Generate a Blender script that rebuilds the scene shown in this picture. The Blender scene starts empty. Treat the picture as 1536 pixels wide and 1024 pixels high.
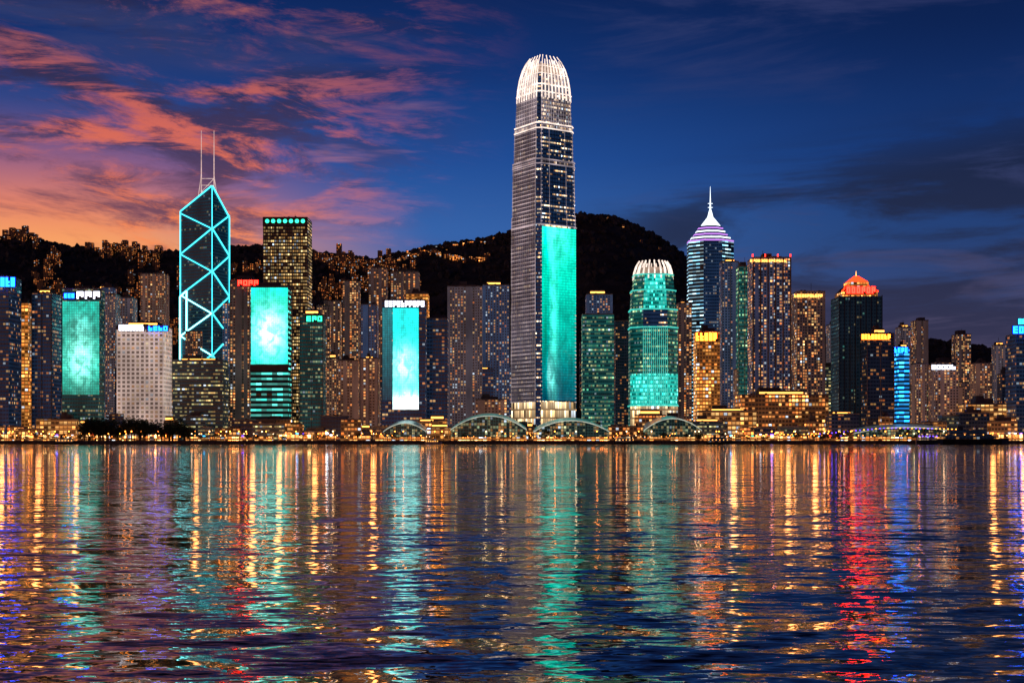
import bpy, math, random
import numpy as np
from mathutils import Vector
random.seed(7); np.random.seed(7)
scene=bpy.context.scene
F=2053.33; HZ=658.0; CH=5.0
GZ=3.0; SHORE=1290.0
def X(px,D): return (px-768.0)/F*D
def Z(py,D): return CH+(HZ-py)/F*D
def lin(c):
    return tuple(((v/255)/12.92 if v/255<=0.04045 else (((v/255)+0.055)/1.055)**2.4) for v in c)
def L4(*c): return lin(c)+(1.0,)

# ------------------------------------------------------------ node helpers
class NT:
    def __init__(s,nt): s.nt=nt; nt.nodes.clear()
    def n(s,t,**k):
        nd=s.nt.nodes.new(t)
        for a,b in k.items(): setattr(nd,a,b)
        return nd
    def put(s,sock,v):
        if v is None: return
        if isinstance(v,bpy.types.NodeSocket): s.nt.links.new(v,sock)
        else: sock.default_value=v
    def m(s,op,a,b=None,c=None,clamp=False):
        nd=s.n('ShaderNodeMath',operation=op); nd.use_clamp=clamp
        s.put(nd.inputs[0],a); s.put(nd.inputs[1],b); s.put(nd.inputs[2],c)
        return nd.outputs[0]
    def mix(s,f,a,b,bt='MIX'):
        nd=s.n('ShaderNodeMix',data_type='RGBA',blend_type=bt)
        s.put(nd.inputs[0],f); s.put(nd.inputs[6],a); s.put(nd.inputs[7],b)
        return nd.outputs[2]
    def ss(s,v,a,b,lo=0.0,hi=1.0,kind='SMOOTHSTEP'):
        nd=s.n('ShaderNodeMapRange',interpolation_type=kind)
        s.put(nd.inputs[0],v); nd.inputs[1].default_value=a; nd.inputs[2].default_value=b
        nd.inputs[3].default_value=lo; nd.inputs[4].default_value=hi
        return nd.outputs[0]
    def ramp(s,f,stops,interp='LINEAR'):
        nd=s.n('ShaderNodeValToRGB'); cr=nd.color_ramp; cr.interpolation=interp
        while len(cr.elements)<len(stops): cr.elements.new(0.5)
        for e,(p,c) in zip(cr.elements,stops): e.position=p; e.color=c
        s.put(nd.inputs[0],f); return nd.outputs[0]
    def comb(s,x,y,z=0.0):
        nd=s.n('ShaderNodeCombineXYZ')
        s.put(nd.inputs[0],x); s.put(nd.inputs[1],y); s.put(nd.inputs[2],z); return nd.outputs[0]
    def sep(s,v):
        nd=s.n('ShaderNodeSeparateXYZ'); s.put(nd.inputs[0],v); return nd.outputs
    def noise(s,v,scale,detail=2.0,rough=0.5,dist=0.0):
        nd=s.n('ShaderNodeTexNoise'); s.put(nd.inputs['Vector'],v)
        nd.inputs['Scale'].default_value=scale; nd.inputs['Detail'].default_value=detail
        nd.inputs['Roughness'].default_value=rough; nd.inputs['Distortion'].default_value=dist
        return nd.outputs
MATW={}
def newmat(name):
    m=bpy.data.materials.new(name); m.use_nodes=True
    m.cycles.emission_sampling='NONE'
    return m,NT(m.node_tree)
def pbsdf(t,base,rough,metal=0.0,emit=None,estr=0.0,spec=0.5,normal=None):
    p=t.n('ShaderNodeBsdfPrincipled'); o=t.n('ShaderNodeOutputMaterial')
    t.put(p.inputs['Base Color'],base); t.put(p.inputs['Roughness'],rough)
    t.put(p.inputs['Metallic'],metal); t.put(p.inputs['Specular IOR Level'],spec)
    if emit is not None:
        t.put(p.inputs['Emission Color'],emit); t.put(p.inputs['Emission Strength'],estr)
    if normal is not None: t.put(p.inputs['Normal'],normal)
    t.nt.links.new(p.outputs[0],o.inputs[0]); return p
def plain(name,col,rough=0.6,metal=0.0,emit=None,estr=0.0,var=0.3,scale=0.2):
    m,t=newmat(name)
    g=t.n('ShaderNodeNewGeometry')
    nz=t.noise(g.outputs['Position'],scale,3)
    v=t.ss(nz[0],0.3,0.7,1-var,1+var,'LINEAR')
    c=t.mix(1.0,tuple(col)+(1,),t.comb(v,v,v),'MULTIPLY')
    if emit:
        e=t.mix(1.0,tuple(emit)+(1,),t.comb(v,v,v),'MULTIPLY')
        pbsdf(t,c,rough,metal,e,estr)
    else: pbsdf(t,c,rough,metal)
    return m
def glow(name,col,s):
    m,t=newmat(name)
    pbsdf(t,(0.1,0.1,0.1,1),0.5,0,tuple(col)+(1,),s); return m

def facade(name,W,H,wall,glass,lit,fx=0.7,fy=0.6,c1=(1,.24,.04),c2=(1,.62,.24),s=1.6,row=0.0,rowp=0.25,wash=None,washs=0.0,
           rough=0.12,cool=0.09,seed=1.0,lowamp=1.8,blank=0.0):
    m,t=newmat(name)
    uv=t.n('ShaderNodeUVMap'); uv.uv_map='UVMap'
    sx=t.sep(uv.outputs[0])
    u=t.m('DIVIDE',sx[0],W); v=t.m('DIVIDE',sx[1],H)
    cu=t.m('FLOOR',u); cv=t.m('FLOOR',v); fu=t.m('FRACT',u); fv=t.m('FRACT',v)
    wn=t.n('ShaderNodeTexWhiteNoise',noise_dimensions='3D'); t.put(wn.inputs['Vector'],t.comb(cu,cv,seed))
    r=t.sep(wn.outputs['Color'])
    wc=t.n('ShaderNodeTexWhiteNoise',noise_dimensions='2D'); t.put(wc.inputs['Vector'],t.comb(cu,seed+9))
    colr=wc.outputs['Value']
    wfx=t.ss(colr,0,1,fx*.5*(1-.35*min(1,blank*4)),fx*.5,'LINEAR') if blank else fx/2
    wx=t.m('LESS_THAN',t.m('ABSOLUTE',t.m('SUBTRACT',fu,0.5)),wfx)
    wy=t.m('LESS_THAN',t.m('ABSOLUTE',t.m('SUBTRACT',fv,0.5)),fy/2)
    win=t.m('MULTIPLY',wx,wy)
    if blank: win=t.m('MULTIPLY',win,t.m('GREATER_THAN',colr,blank))
    wr=t.n('ShaderNodeTexWhiteNoise',noise_dimensions='3D')
    t.put(wr.inputs['Vector'],t.comb(t.m('FLOOR',t.m('DIVIDE',cu,9.0)),cv,seed+5))
    rowon=t.m('LESS_THAN',wr.outputs['Value'],rowp)
    low=t.noise(t.comb(t.m('MULTIPLY',cu,.16),t.m('MULTIPLY',cv,.10),seed),1.0,2)[0]
    lowf=t.ss(low,0.32,0.68,1-lowamp/2,1+lowamp/2,'LINEAR')
    prob=t.m('ADD',t.m('MULTIPLY',lowf,lit),t.m('MULTIPLY',rowon,row))
    on=t.m('LESS_THAN',wn.outputs['Value'],prob)
    br=t.m('ADD',t.m('MULTIPLY',t.m('POWER',r[0],3.0),1.7),0.16)
    br=t.m('MULTIPLY',br,t.ss(fv,.2,.85,.65,1.25,'LINEAR'))
    e=t.m('MULTIPLY',t.m('MULTIPLY',on,win),t.m('MULTIPLY',br,s))
    col=t.mix(r[1],tuple(c1)+(1,),tuple(c2)+(1,))
    col=t.mix(t.m('LESS_THAN',r[2],cool),col,(.7,.85,1,1))
    ec=t.mix(1.0,col,t.comb(e,e,e),'MULTIPLY')
    dirt=t.noise(t.comb(sx[0],t.m('MULTIPLY',sx[1],.35),seed),0.06,3)[0]
    dv=t.ss(dirt,.3,.7,.6,1.35,'LINEAR')
    if wash is not None:  # wall emission imitating street glow and floodlighting on the facade
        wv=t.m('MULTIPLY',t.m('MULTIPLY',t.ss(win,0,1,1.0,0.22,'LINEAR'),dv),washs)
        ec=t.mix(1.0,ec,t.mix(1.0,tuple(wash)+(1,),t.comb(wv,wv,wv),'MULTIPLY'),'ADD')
    wallc=t.mix(1.0,tuple(wall)+(1,),t.comb(dv,dv,dv),'MULTIPLY')
    base=t.mix(win,wallc,tuple(glass)+(1,))
    rg=t.ss(win,0,1,.55,rough,'LINEAR')
    pbsdf(t,base,rg,0.0,ec,1.0)
    MATW[name]=(W,H); return m

AM=(1,.22,.03); YE=(1,.56,.17); WW=(1,.80,.52)
M={}
def addf(n,*a,**k): M[n]=facade(n,*a,**k)
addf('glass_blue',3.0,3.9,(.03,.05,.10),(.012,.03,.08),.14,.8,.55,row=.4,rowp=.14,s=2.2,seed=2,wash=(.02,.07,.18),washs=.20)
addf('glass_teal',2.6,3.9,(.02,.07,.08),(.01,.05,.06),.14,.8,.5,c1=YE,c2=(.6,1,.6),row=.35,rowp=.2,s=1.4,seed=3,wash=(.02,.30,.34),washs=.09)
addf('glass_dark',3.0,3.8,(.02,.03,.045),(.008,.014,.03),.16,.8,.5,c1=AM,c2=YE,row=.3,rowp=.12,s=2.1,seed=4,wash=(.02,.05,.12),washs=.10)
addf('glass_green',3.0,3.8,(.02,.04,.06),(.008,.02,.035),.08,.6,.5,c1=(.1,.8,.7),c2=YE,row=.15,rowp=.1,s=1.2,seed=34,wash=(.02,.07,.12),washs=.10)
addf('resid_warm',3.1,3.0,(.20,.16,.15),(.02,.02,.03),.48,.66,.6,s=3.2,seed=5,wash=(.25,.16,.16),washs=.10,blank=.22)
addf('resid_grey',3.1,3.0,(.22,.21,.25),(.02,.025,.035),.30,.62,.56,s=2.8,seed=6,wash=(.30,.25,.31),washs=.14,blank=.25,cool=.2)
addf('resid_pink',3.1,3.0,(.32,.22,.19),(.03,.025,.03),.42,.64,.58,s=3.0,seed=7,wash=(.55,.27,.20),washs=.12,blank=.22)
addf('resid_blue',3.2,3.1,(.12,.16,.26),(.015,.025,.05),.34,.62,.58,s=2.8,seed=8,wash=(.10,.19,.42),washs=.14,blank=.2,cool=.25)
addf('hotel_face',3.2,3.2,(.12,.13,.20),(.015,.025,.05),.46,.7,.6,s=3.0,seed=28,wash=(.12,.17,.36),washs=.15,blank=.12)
addf('office_yellow',2.6,3.9,(.03,.035,.04),(.02,.025,.03),.66,.75,.5,c1=(1,.50,.13),c2=(1,.76,.34),row=.5,rowp=.4,s=1.4,seed=9,lowamp=.9)
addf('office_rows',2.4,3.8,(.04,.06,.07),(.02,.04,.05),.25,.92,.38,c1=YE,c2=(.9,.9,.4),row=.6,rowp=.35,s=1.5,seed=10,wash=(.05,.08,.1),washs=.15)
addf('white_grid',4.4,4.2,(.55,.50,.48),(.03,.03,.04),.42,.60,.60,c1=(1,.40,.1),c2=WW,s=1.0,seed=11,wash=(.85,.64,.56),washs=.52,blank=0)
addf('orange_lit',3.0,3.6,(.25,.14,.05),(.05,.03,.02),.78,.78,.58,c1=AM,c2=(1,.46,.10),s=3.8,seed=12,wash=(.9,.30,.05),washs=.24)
addf('stripe_blue',6.0,4.6,(.02,.05,.10),(.02,.05,.1),.95,1.0,.34,c1=(.2,.65,1),c2=(.6,.9,1),s=2.0,seed=13,lowamp=.3,cool=0)
addf('stripe_teal',5.0,5.2,(.01,.08,.09),(.01,.08,.09),.95,1.0,.42,c1=(.02,.75,.62),c2=(.15,.95,.82),s=1.4,seed=14,lowamp=.3,cool=0)
addf('stripe_cyan',5.0,4.2,(.01,.05,.12),(.01,.05,.12),1.1,1.0,.5,c1=(.01,.28,1),c2=(.04,.45,1),s=3.2,seed=15,lowamp=.2,cool=0)
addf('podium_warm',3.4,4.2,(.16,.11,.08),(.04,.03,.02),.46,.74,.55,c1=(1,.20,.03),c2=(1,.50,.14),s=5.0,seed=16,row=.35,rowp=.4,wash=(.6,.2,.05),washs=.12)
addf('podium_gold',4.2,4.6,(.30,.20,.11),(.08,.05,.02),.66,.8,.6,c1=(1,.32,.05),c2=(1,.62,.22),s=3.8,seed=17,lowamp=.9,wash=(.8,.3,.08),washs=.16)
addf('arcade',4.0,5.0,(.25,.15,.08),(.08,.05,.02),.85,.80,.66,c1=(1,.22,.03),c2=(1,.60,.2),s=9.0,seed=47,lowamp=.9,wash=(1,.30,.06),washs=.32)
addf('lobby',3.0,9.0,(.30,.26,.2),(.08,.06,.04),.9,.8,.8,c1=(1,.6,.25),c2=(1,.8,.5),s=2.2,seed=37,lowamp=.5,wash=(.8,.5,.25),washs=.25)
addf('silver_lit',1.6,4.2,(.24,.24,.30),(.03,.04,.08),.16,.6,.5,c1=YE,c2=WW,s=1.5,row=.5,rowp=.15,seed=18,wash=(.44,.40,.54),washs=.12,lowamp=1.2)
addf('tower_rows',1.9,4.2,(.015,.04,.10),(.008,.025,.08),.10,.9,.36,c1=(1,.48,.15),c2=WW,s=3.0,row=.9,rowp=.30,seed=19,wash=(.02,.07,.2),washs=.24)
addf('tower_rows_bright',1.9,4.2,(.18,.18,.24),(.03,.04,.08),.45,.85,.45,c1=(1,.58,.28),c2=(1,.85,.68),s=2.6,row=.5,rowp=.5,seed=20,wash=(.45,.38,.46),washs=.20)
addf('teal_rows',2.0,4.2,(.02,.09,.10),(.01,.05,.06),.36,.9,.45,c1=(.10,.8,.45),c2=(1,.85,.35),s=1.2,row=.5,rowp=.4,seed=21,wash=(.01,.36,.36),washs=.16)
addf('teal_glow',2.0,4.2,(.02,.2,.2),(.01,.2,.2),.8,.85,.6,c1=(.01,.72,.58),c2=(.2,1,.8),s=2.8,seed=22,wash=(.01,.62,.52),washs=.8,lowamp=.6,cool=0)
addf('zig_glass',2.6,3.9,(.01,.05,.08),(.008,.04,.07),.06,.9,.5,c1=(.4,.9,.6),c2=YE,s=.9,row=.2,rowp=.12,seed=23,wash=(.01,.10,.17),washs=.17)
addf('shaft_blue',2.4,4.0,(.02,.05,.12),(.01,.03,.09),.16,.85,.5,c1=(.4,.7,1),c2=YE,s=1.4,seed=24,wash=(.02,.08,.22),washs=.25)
addf('hillhouse',4.0,3.5,(.10,.07,.06),(.05,.04,.03),.36,.5,.5,c1=(1,.20,.03),c2=(1,.40,.11),s=3.2,seed=25,lowamp=1.8)
addf('villas',4.0,3.5,(.3,.2,.1),(.05,.04,.03),.6,.7,.6,c1=(1,.22,.03),c2=(1,.43,.11),s=4.2,seed=26)
addf('ferrywin',2.2,2.6,(.5,.5,.5),(.03,.03,.03),.6,.7,.42,c1=YE,c2=WW,s=1.8,seed=27)
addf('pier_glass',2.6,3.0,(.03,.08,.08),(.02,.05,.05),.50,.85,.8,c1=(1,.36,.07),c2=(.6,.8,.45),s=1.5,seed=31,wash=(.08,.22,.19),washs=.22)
M['roof']=plain('roof_concrete',(.09,.09,.10),.8)
M['metal']=plain('dark_metal',(.05,.05,.06),.4,.6)
M['steel']=plain('pale_steel',(.45,.45,.48),.35,.7)
M['mast']=plain('glowing_mast',(.5,.5,.5),.5,0,(1,.66,.6),.65)  # emission added so the thin masts stay visible
M['white_fin']=plain('glowing_fin',(.75,.72,.68),.5,0,(1,.80,.68),1.15,var=.40,scale=.12)  # floodlighting on crown fins and core put in as emission
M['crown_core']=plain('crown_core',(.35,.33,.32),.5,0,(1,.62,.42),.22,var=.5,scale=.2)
M['ledge']=plain('glowing_ledge',(.4,.4,.42),.4,.3,(.85,.70,.74),.36,var=.75,scale=.05)  # slight emission stands in for uplighting on the ledges
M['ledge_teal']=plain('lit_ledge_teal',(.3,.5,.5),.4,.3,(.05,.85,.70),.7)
M['pier']=plain('pier_stone',(.20,.19,.19),.6)
M['tube']=glow('cyan_tube',(.06,.85,1.0),2.3)
M['tube_hot']=glow('cyan_tube_bright',(.22,1,1),5)
M['red']=glow('red_lamp',(1,.02,.01),8)
M['redsign']=glow('red_sign',(1,.006,.003),34)
M['crownred']=glow('crown_red',(1,.030,.006),5)
M['orangesign']=glow('orange_sign',(1,.13,.010),14)
M['gold']=glow('gold_light',(1,.38,.07),4)
M['whitesign']=glow('white_sign',(.85,.85,1),3.6)
M['bluesign']=glow('blue_sign',(.002,.05,1),26)
M['cyansign']=glow('cyan_sign',(.02,.45,1),6)
M['greensign']=glow('green_sign',(.03,1,.5),2.6)
M['purple']=glow('purple_strip',(.62,.25,.95),1.2)
M['violet']=glow('violet_light',(.12,.04,1),9)
M['spire']=glow('spire_white',(.80,.92,1),2.0)
M['lampglow']=glow('lamp_amber',(1,.26,.03),14)
M['lampwhite']=glow('lamp_white',(1,.62,.3),9)
M['signback']=plain('sign_frame',(.03,.03,.04),.5)
M['hull_dark']=plain('hull_paint_dark',(.02,.03,.04),.35)
M['hull_white']=plain('hull_paint_white',(.5,.5,.52),.35)
M['concrete']=plain('quay_concrete',(.10,.09,.085),.8,scale=.5)
M['bark']=plain('bark',(.06,.04,.03),.9)
M['teal_roof']=plain('vault_roof',(.14,.26,.26),.3,.3,(.10,.36,.32),.36,scale=.15)  # vault roofs and edge beam glow by emission, no lamps light them
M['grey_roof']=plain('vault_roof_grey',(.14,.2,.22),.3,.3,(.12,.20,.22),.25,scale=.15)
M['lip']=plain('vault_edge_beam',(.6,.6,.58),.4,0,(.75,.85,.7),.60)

# ------------------------------------------------------------ mesh builder
class MB:
    def __init__(s): s.v=[];s.f=[];s.uv=[];s.mi=[];s.mats=[];s.k=random.randint(0,400)
    def mat(s,n):
        if n not in s.mats: s.mats.append(n)
        return s.mats.index(n)
    def poly(s,pts,mat,uv=None):
        b=len(s.v); s.v+= [tuple(p) for p in pts]; s.f.append(tuple(range(b,b+len(pts))))
        s.uv.append(uv or [(p[0],p[1]) for p in pts]); s.mi.append(s.mat(mat))
    def prism(s,plan,z0,z1,mat,cap='roof',top=None,bottom=False):
        top=top or plan; n=len(plan)
        for i in range(n):
            j=(i+1)%n; mm=mat[i] if isinstance(mat,(list,tuple)) else mat
            a,b=plan[i],plan[j]; c,d=top[j],top[i]
            ln=math.hypot(b[0]-a[0],b[1]-a[1]); W,H=MATW.get(mm,(1,1))
            k=max(1,round(ln/W)); u0=s.k*W; u1=(s.k+k)*W; s.k+=k+3
            s.poly([(a[0],a[1],z0),(b[0],b[1],z0),(c[0],c[1],z1),(d[0],d[1],z1)],mm,[(u0,z0),(u1,z0),(u1,z1),(u0,z1)])
        s.poly([(p[0],p[1],z1) for p in top],cap)
        if bottom: s.poly([(p[0],p[1],z0) for p in plan][::-1],cap)
    def box(s,x0,x1,y0,y1,z0,z1,mat,cap=None):
        s.prism([(x0,y0),(x1,y0),(x1,y1),(x0,y1)],z0,z1,mat,cap or (mat if isinstance(mat,str) else 'roof'),bottom=True)
    def beam(s,p,q,w,mat,w2=None):
        p=Vector(p);q=Vector(q);d=(q-p).normalized(); w2=w if w2 is None else w2
        a=d.cross(Vector((0,0,1)));
        if a.length<1e-3: a=Vector((1,0,0))
        a.normalize(); b=d.cross(a)
        A=[p+a*w/2*i+b*w/2*j for i,j in((-1,-1),(1,-1),(1,1),(-1,1))]
        B=[q+a*w2/2*i+b*w2/2*j for i,j in((-1,-1),(1,-1),(1,1),(-1,1))]
        for i in range(4):
            j=(i+1)%4; s.poly([A[i],A[j],B[j],B[i]],mat)
        s.poly(A[::-1],mat); s.poly(B,mat)
    def obj(s,name,parent=None):
        me=bpy.data.meshes.new(name); me.from_pydata(s.v,[],s.f)
        for n in s.mats: me.materials.append(M[n])
        me.polygons.foreach_set('material_index',s.mi)
        uvl=me.uv_layers.new(name='UVMap')
        uvl.data.foreach_set('uv',[c for f in s.uv for p in f for c in p])
        me.update(); o=bpy.data.objects.new(name,me); scene.collection.objects.link(o)
        if parent: o.parent=parent
        return o

def sign(parent,x0,x1,y0,y1,D,mat,back=True,letters=None,name='rooftop_sign'):
    b=MB(); X0,X1,Z0,Z1=X(x0,D),X(x1,D),Z(y1,D),Z(y0,D); h=Z1-Z0
    if back: b.box(X0-.6,X1+.6,D+.2,D+1.0,Z0-.5,Z1+.5,'signback')
    n=letters or max(3,int((X1-X0)/(h*.9))); w=(X1-X0)/n
    for i in range(n):
        a=X0+i*w+w*.1; c=X0+(i+1)*w-w*.12; st=h*.24
        k=random.randint(0,3)
        b.box(a,a+st,D-.4,D+.1,Z0,Z1,mat)
        if k!=1: b.box(a+st,c,D-.4,D+.1,Z1-st,Z1,mat)
        if k!=2: b.box(a+st,c,D-.4,D+.1,Z0,Z0+st,mat)
        if k in(1,2,3): b.box(a+st,c,D-.4,D+.1,(Z0+Z1)/2-st/2,(Z0+Z1)/2+st/2,mat)
        if k in(0,2): b.box(c-st,c,D-.4,D+.1,Z0+st,Z1-st,mat)
    return b.obj(name,parent)

def screenmat(name,stops,s,grid=(20,40),blobs=(),gd=.35,nz=.25,nscale=3.0):
    m,t=newmat(name)
    uv=t.n('ShaderNodeUVMap'); uv.uv_map='UVMap'; q=t.sep(uv.outputs[0]); u,v=q[0],q[1]
    c=t.ramp(v,stops)
    n=t.noise(t.comb(u,t.m('MULTIPLY',v,2.0)),nscale,4,.6,.6)[0]
    f=t.ss(n,.3,.7,1-nz,1+nz,'LINEAR')
    c=t.mix(1.0,c,t.comb(f,f,f),'MULTIPLY')
    for (bu,bv,ru,rv,amt,bc) in blobs:
        du=t.m('DIVIDE',t.m('SUBTRACT',u,bu),ru); dv=t.m('DIVIDE',t.m('SUBTRACT',v,bv),rv)
        d=t.m('ADD',t.m('MULTIPLY',du,du),t.m('MULTIPLY',dv,dv))
        g=t.m('MULTIPLY',t.m('EXPONENT',t.m('MULTIPLY',d,-1.0)),t.m('MULTIPLY',t.ss(n,.35,.6,.3,1.2),amt))
        c=t.mix(1.0,c,t.mix(1.0,tuple(bc)+(1,),t.comb(g,g,g),'MULTIPLY'),'ADD')
    gx=t.m('LESS_THAN',t.m('FRACT',t.m('MULTIPLY',u,float(grid[0]))),.25)
    gy=t.m('LESS_THAN',t.m('FRACT',t.m('MULTIPLY',v,float(grid[1]))),.25)
    k=t.m('SUBTRACT',1.0,t.m('MULTIPLY',t.m('MAXIMUM',gx,gy),gd))
    wn=t.n('ShaderNodeTexWhiteNoise',noise_dimensions='2D')
    t.put(wn.inputs['Vector'],t.comb(t.m('FLOOR',t.m('MULTIPLY',u,float(grid[0]))),t.m('FLOOR',t.m('MULTIPLY',v,float(grid[1])))))
    k=t.m('MULTIPLY',k,t.ss(wn.outputs['Value'],0,1,.82,1.12,'LINEAR'))
    c=t.mix(1.0,c,t.comb(k,k,k),'MULTIPLY')
    pbsdf(t,(.02,.03,.03,1),.2,0,c,s)
    M[name]=m
def screen(parent,p,q,z0,z1,mat,off=.5,name='led_screen'):
    b=MB(); p=Vector((p[0],p[1],0));q=Vector((q[0],q[1],0)); d=(q-p).normalized(); n=Vector((d.y,-d.x,0))
    P,Q=p+n*off,q+n*off; p2,q2=p+n*.05,q+n*.05
    b.poly([(P.x,P.y,z0),(Q.x,Q.y,z0),(Q.x,Q.y,z1),(P.x,P.y,z1)],mat,[(0,0),(1,0),(1,1),(0,1)])
    b.poly([(p2.x,p2.y,z0),(P.x,P.y,z0),(P.x,P.y,z1),(p2.x,p2.y,z1)],'signback')
    b.poly([(Q.x,Q.y,z0),(q2.x,q2.y,z0),(q2.x,q2.y,z1),(Q.x,Q.y,z1)],'signback')
    b.poly([(P.x,P.y,z1),(Q.x,Q.y,z1),(q2.x,q2.y,z1),(p2.x,p2.y,z1)],'signback')
    b.poly([(p2.x,p2.y,z0),(q2.x,q2.y,z0),(Q.x,Q.y,z0),(P.x,P.y,z0)],'signback')
    return b.obj(name,parent)

# ------------------------------------------------------------ generic buildings
def plan_rect(x0,x1,y0,y1): return [(x0,y0),(x1,y0),(x1,y1),(x0,y1)]
def plan_cross(x0,x1,y0,y1,bays):
    pts=[]; w=(x1-x0)/bays; r=min(3.2,(y1-y0)*.2); g=w*.16
    for i in range(bays):
        a=x0+i*w+(g if i else 0); b=x0+(i+1)*w-(g if i<bays-1 else 0)
        yy=y0+(1.2 if i%2 else 0)
        pts+=[(a,y0+r),(a,yy),(b,yy),(b,y0+r)] if 0<i<bays-1 else ([(a,yy),(b,yy),(b,y0+r)] if i==0 else [(a,y0+r),(a,yy),(b,yy)])
    pts+=[(x1,y1),(x0,y1)]
    return pts
def roofkit(b,x0,x1,y0,y1,z,amt=1.0):
    w=x1-x0;d=y1-y0
    for (a,c,e,f) in((x0,x1,y0,y0+.5),(x0,x1,y1-.5,y1),(x0,x0+.5,y0+.5,y1-.5),(x1-.5,x1,y0+.5,y1-.5)):
        b.box(a,c,e,f,z+.02,z+1.3,'pier')
    if random.random()<.8*amt:
        a=x0+w*random.uniform(.15,.35); c=x1-w*random.uniform(.15,.35)
        h=random.uniform(3,7); b.box(a,c,y0+d*.25,y1-d*.2,z+.02,z+h,'roof')
        if random.random()<.5: b.box(a+1,a+(c-a)*.5,y0+d*.3,y1-d*.3,z+h,z+h+3,'roof')
        if random.random()<.35: b.box(a,c,y0+d*.25-.3,y0+d*.25-.01,z+h*.4,z+h*.7,'gold')
    for i in range(random.randint(1,4)):
        a=x0+w*random.uniform(.1,.85); b.box(a,a+2,y0+1.5,y0+4,z+.02,z+random.uniform(1.6,2.8),'metal')
    if random.random()<.4:
        xx=x0+w*random.uniform(.3,.7); b.beam((xx,y0+d*.3,z),(xx,y0+d*.3,z+random.uniform(6,12)),.35,'metal')
def bldg(name,x0,x1,yt,D,dep,style,shape='rect',roof=1.0,piers=False,ledge=0):
    X0,X1=X(x0,D),X(x1,D); nom=X1-X0
    dep=min(dep,nom*1.3)
    for _ in range(6):
        a,b_=X0,X1
        if x1<768: b_=X(x1,D+dep)
        if x0>768: a=X(x0,D+dep)
        if b_-a>nom*.62: break
        dep*=.7
    X0,X1=a,b_; z=Z(yt,D); b=MB()
    if shape=='cross': pl=plan_cross(X0,X1,D,D+dep,max(2,int((X1-X0)/9)))
    else: pl=plan_rect(X0,X1,D,D+dep)
    b.prism(pl,GZ,z,style,'roof')
    if piers:
        W,_=MATW[style]; n=max(2,int((X1-X0)/(W*3)))
        for i in range(n+1):
            xx=X0+(X1-X0)*i/n; b.box(xx-.35,xx+.35,D-.7,D-.01,GZ,z+.8,'pier')
    if ledge:
        zz=GZ+ledge
        while zz<z: b.box(X0-.35,X1+.35,D-.5,D-.01,zz,zz+.5,'pier'); zz+=ledge
    if roof: roofkit(b,X0,X1,D,D+dep,z,roof)
    o=b.obj(name); return o,X0,X1,z,dep

O='office_tower'; A='apartment_tower'
o,*_=bldg(O,-40,32,415,1360,35,'glass_blue',ledge=12); sign(o,0,23,416,430,1359,'bluesign')
bldg(A,32,47,455,1420,20,'orange_lit','rect')
bldg(O,48,92,440,1400,30,'glass_blue',piers=True)
screenmat('scr_a',[(0,L4(0,90,78)),(.3,L4(5,160,138)),(.7,L4(0,115,100)),(1,L4(4,150,132))],2.4,(16,36),[(.5,.38,.30,.20,.8,(.4,1,.85)),(.5,.75,.25,.1,.25,(.3,1,.9))],.45,.45,5)
o,a,c,z,d=bldg('media_facade_tower',93,157,434,1370,22,'glass_teal'); screen(o,(a+.5,1370),(X(155,1370)-4,1370),Z(592,1370),Z(452,1370),'scr_a'); sign(o,114,151,437,448,1369,'whitesign'); sign(o,96,112,440,447,1369,'bluesign')
bldg(A,158,181,442,1600,24,'resid_grey','cross'); bldg(A,180,206,447,1650,24,'resid_grey','cross')
bldg(A,211,254,411,1700,26,'resid_pink','cross')
o,a,c,z,d=bldg('white_office_block',175,258,489,1350,34,'white_grid'); sign(o,178,216,487,496,1349,'whitesign',letters=9); sign(o,222,252,489,496,1349,'bluesign')
b=MB(); b.box(a-.8,c+.8,1349.0,1349.97,z-3.4,z+.6,'pier'); b.obj('cornice',o)
bldg('office_block',259,343,541,1380,30,'office_rows',ledge=3.8)
o,a,c,z,d=bldg(O,345,390,421,1440,26,'resid_warm',piers=True); sign(o,356,388,420,428,1439,'redsign')
screenmat('scr_b',[(0,L4(0,208,186)),(.35,L4(10,225,204)),(.8,L4(0,190,164)),(1,L4(0,215,188))],2.2,(18,34),[(.5,.42,.35,.25,.9,(.8,1,1))],.35,.32,4)
o,a,c,z,d=bldg('media_facade_tower',376,437,431,1370,20,'stripe_teal'); screen(o,(a+.4,1370),(c-.3,1370),Z(546,1370),Z(431.5,1370),'scr_b')
b=MB(); b.box(a-.3,c+.3,1368.8,1369.9,Z(556,1370),Z(547,1370),'metal'); b.obj('louvre_band',o)
o,a,c,z,d=bldg('office_skyscraper',395,468,327,1600,38,'office_yellow',roof=.3,piers=True)
b=MB()
b.box(a-.5,c+.5,1598.5,1599.2,Z(339,1600),Z(326,1600),'metal')
for i in range(7):
    xx=a+(c-a)*(i+.7)/7.4; r=2.4; zc=Z(332,1600)
    b.poly([(xx+r*math.cos(t*math.pi/5),1598.3,zc+r*math.sin(t*math.pi/5)) for t in range(10)],'greensign')
b.obj('crown_lights',o)
o,*_=bldg(O,450,489,473,1400,24,'glass_teal',piers=True); sign(o,459,484,474,482,1399,'greensign')
bldg(A,490,512,538,1480,20,'resid_pink','cross'); bldg(A,507,540,541,1430,20,'resid_pink','cross')
bldg(A,514,541,422,1800,28,'resid_warm','cross')
bldg(O,541,568,457,1560,24,'resid_blue',piers=True); bldg(A,553,582,402,1950,30,'resid_warm','cross')
bldg(A,540,570,538,1400,20,'resid_pink',piers=True)
bldg(A,586,630,408,1800,30,'resid_warm','cross')
bldg(O,609,644,441,1550,24,'orange_lit')
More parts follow.
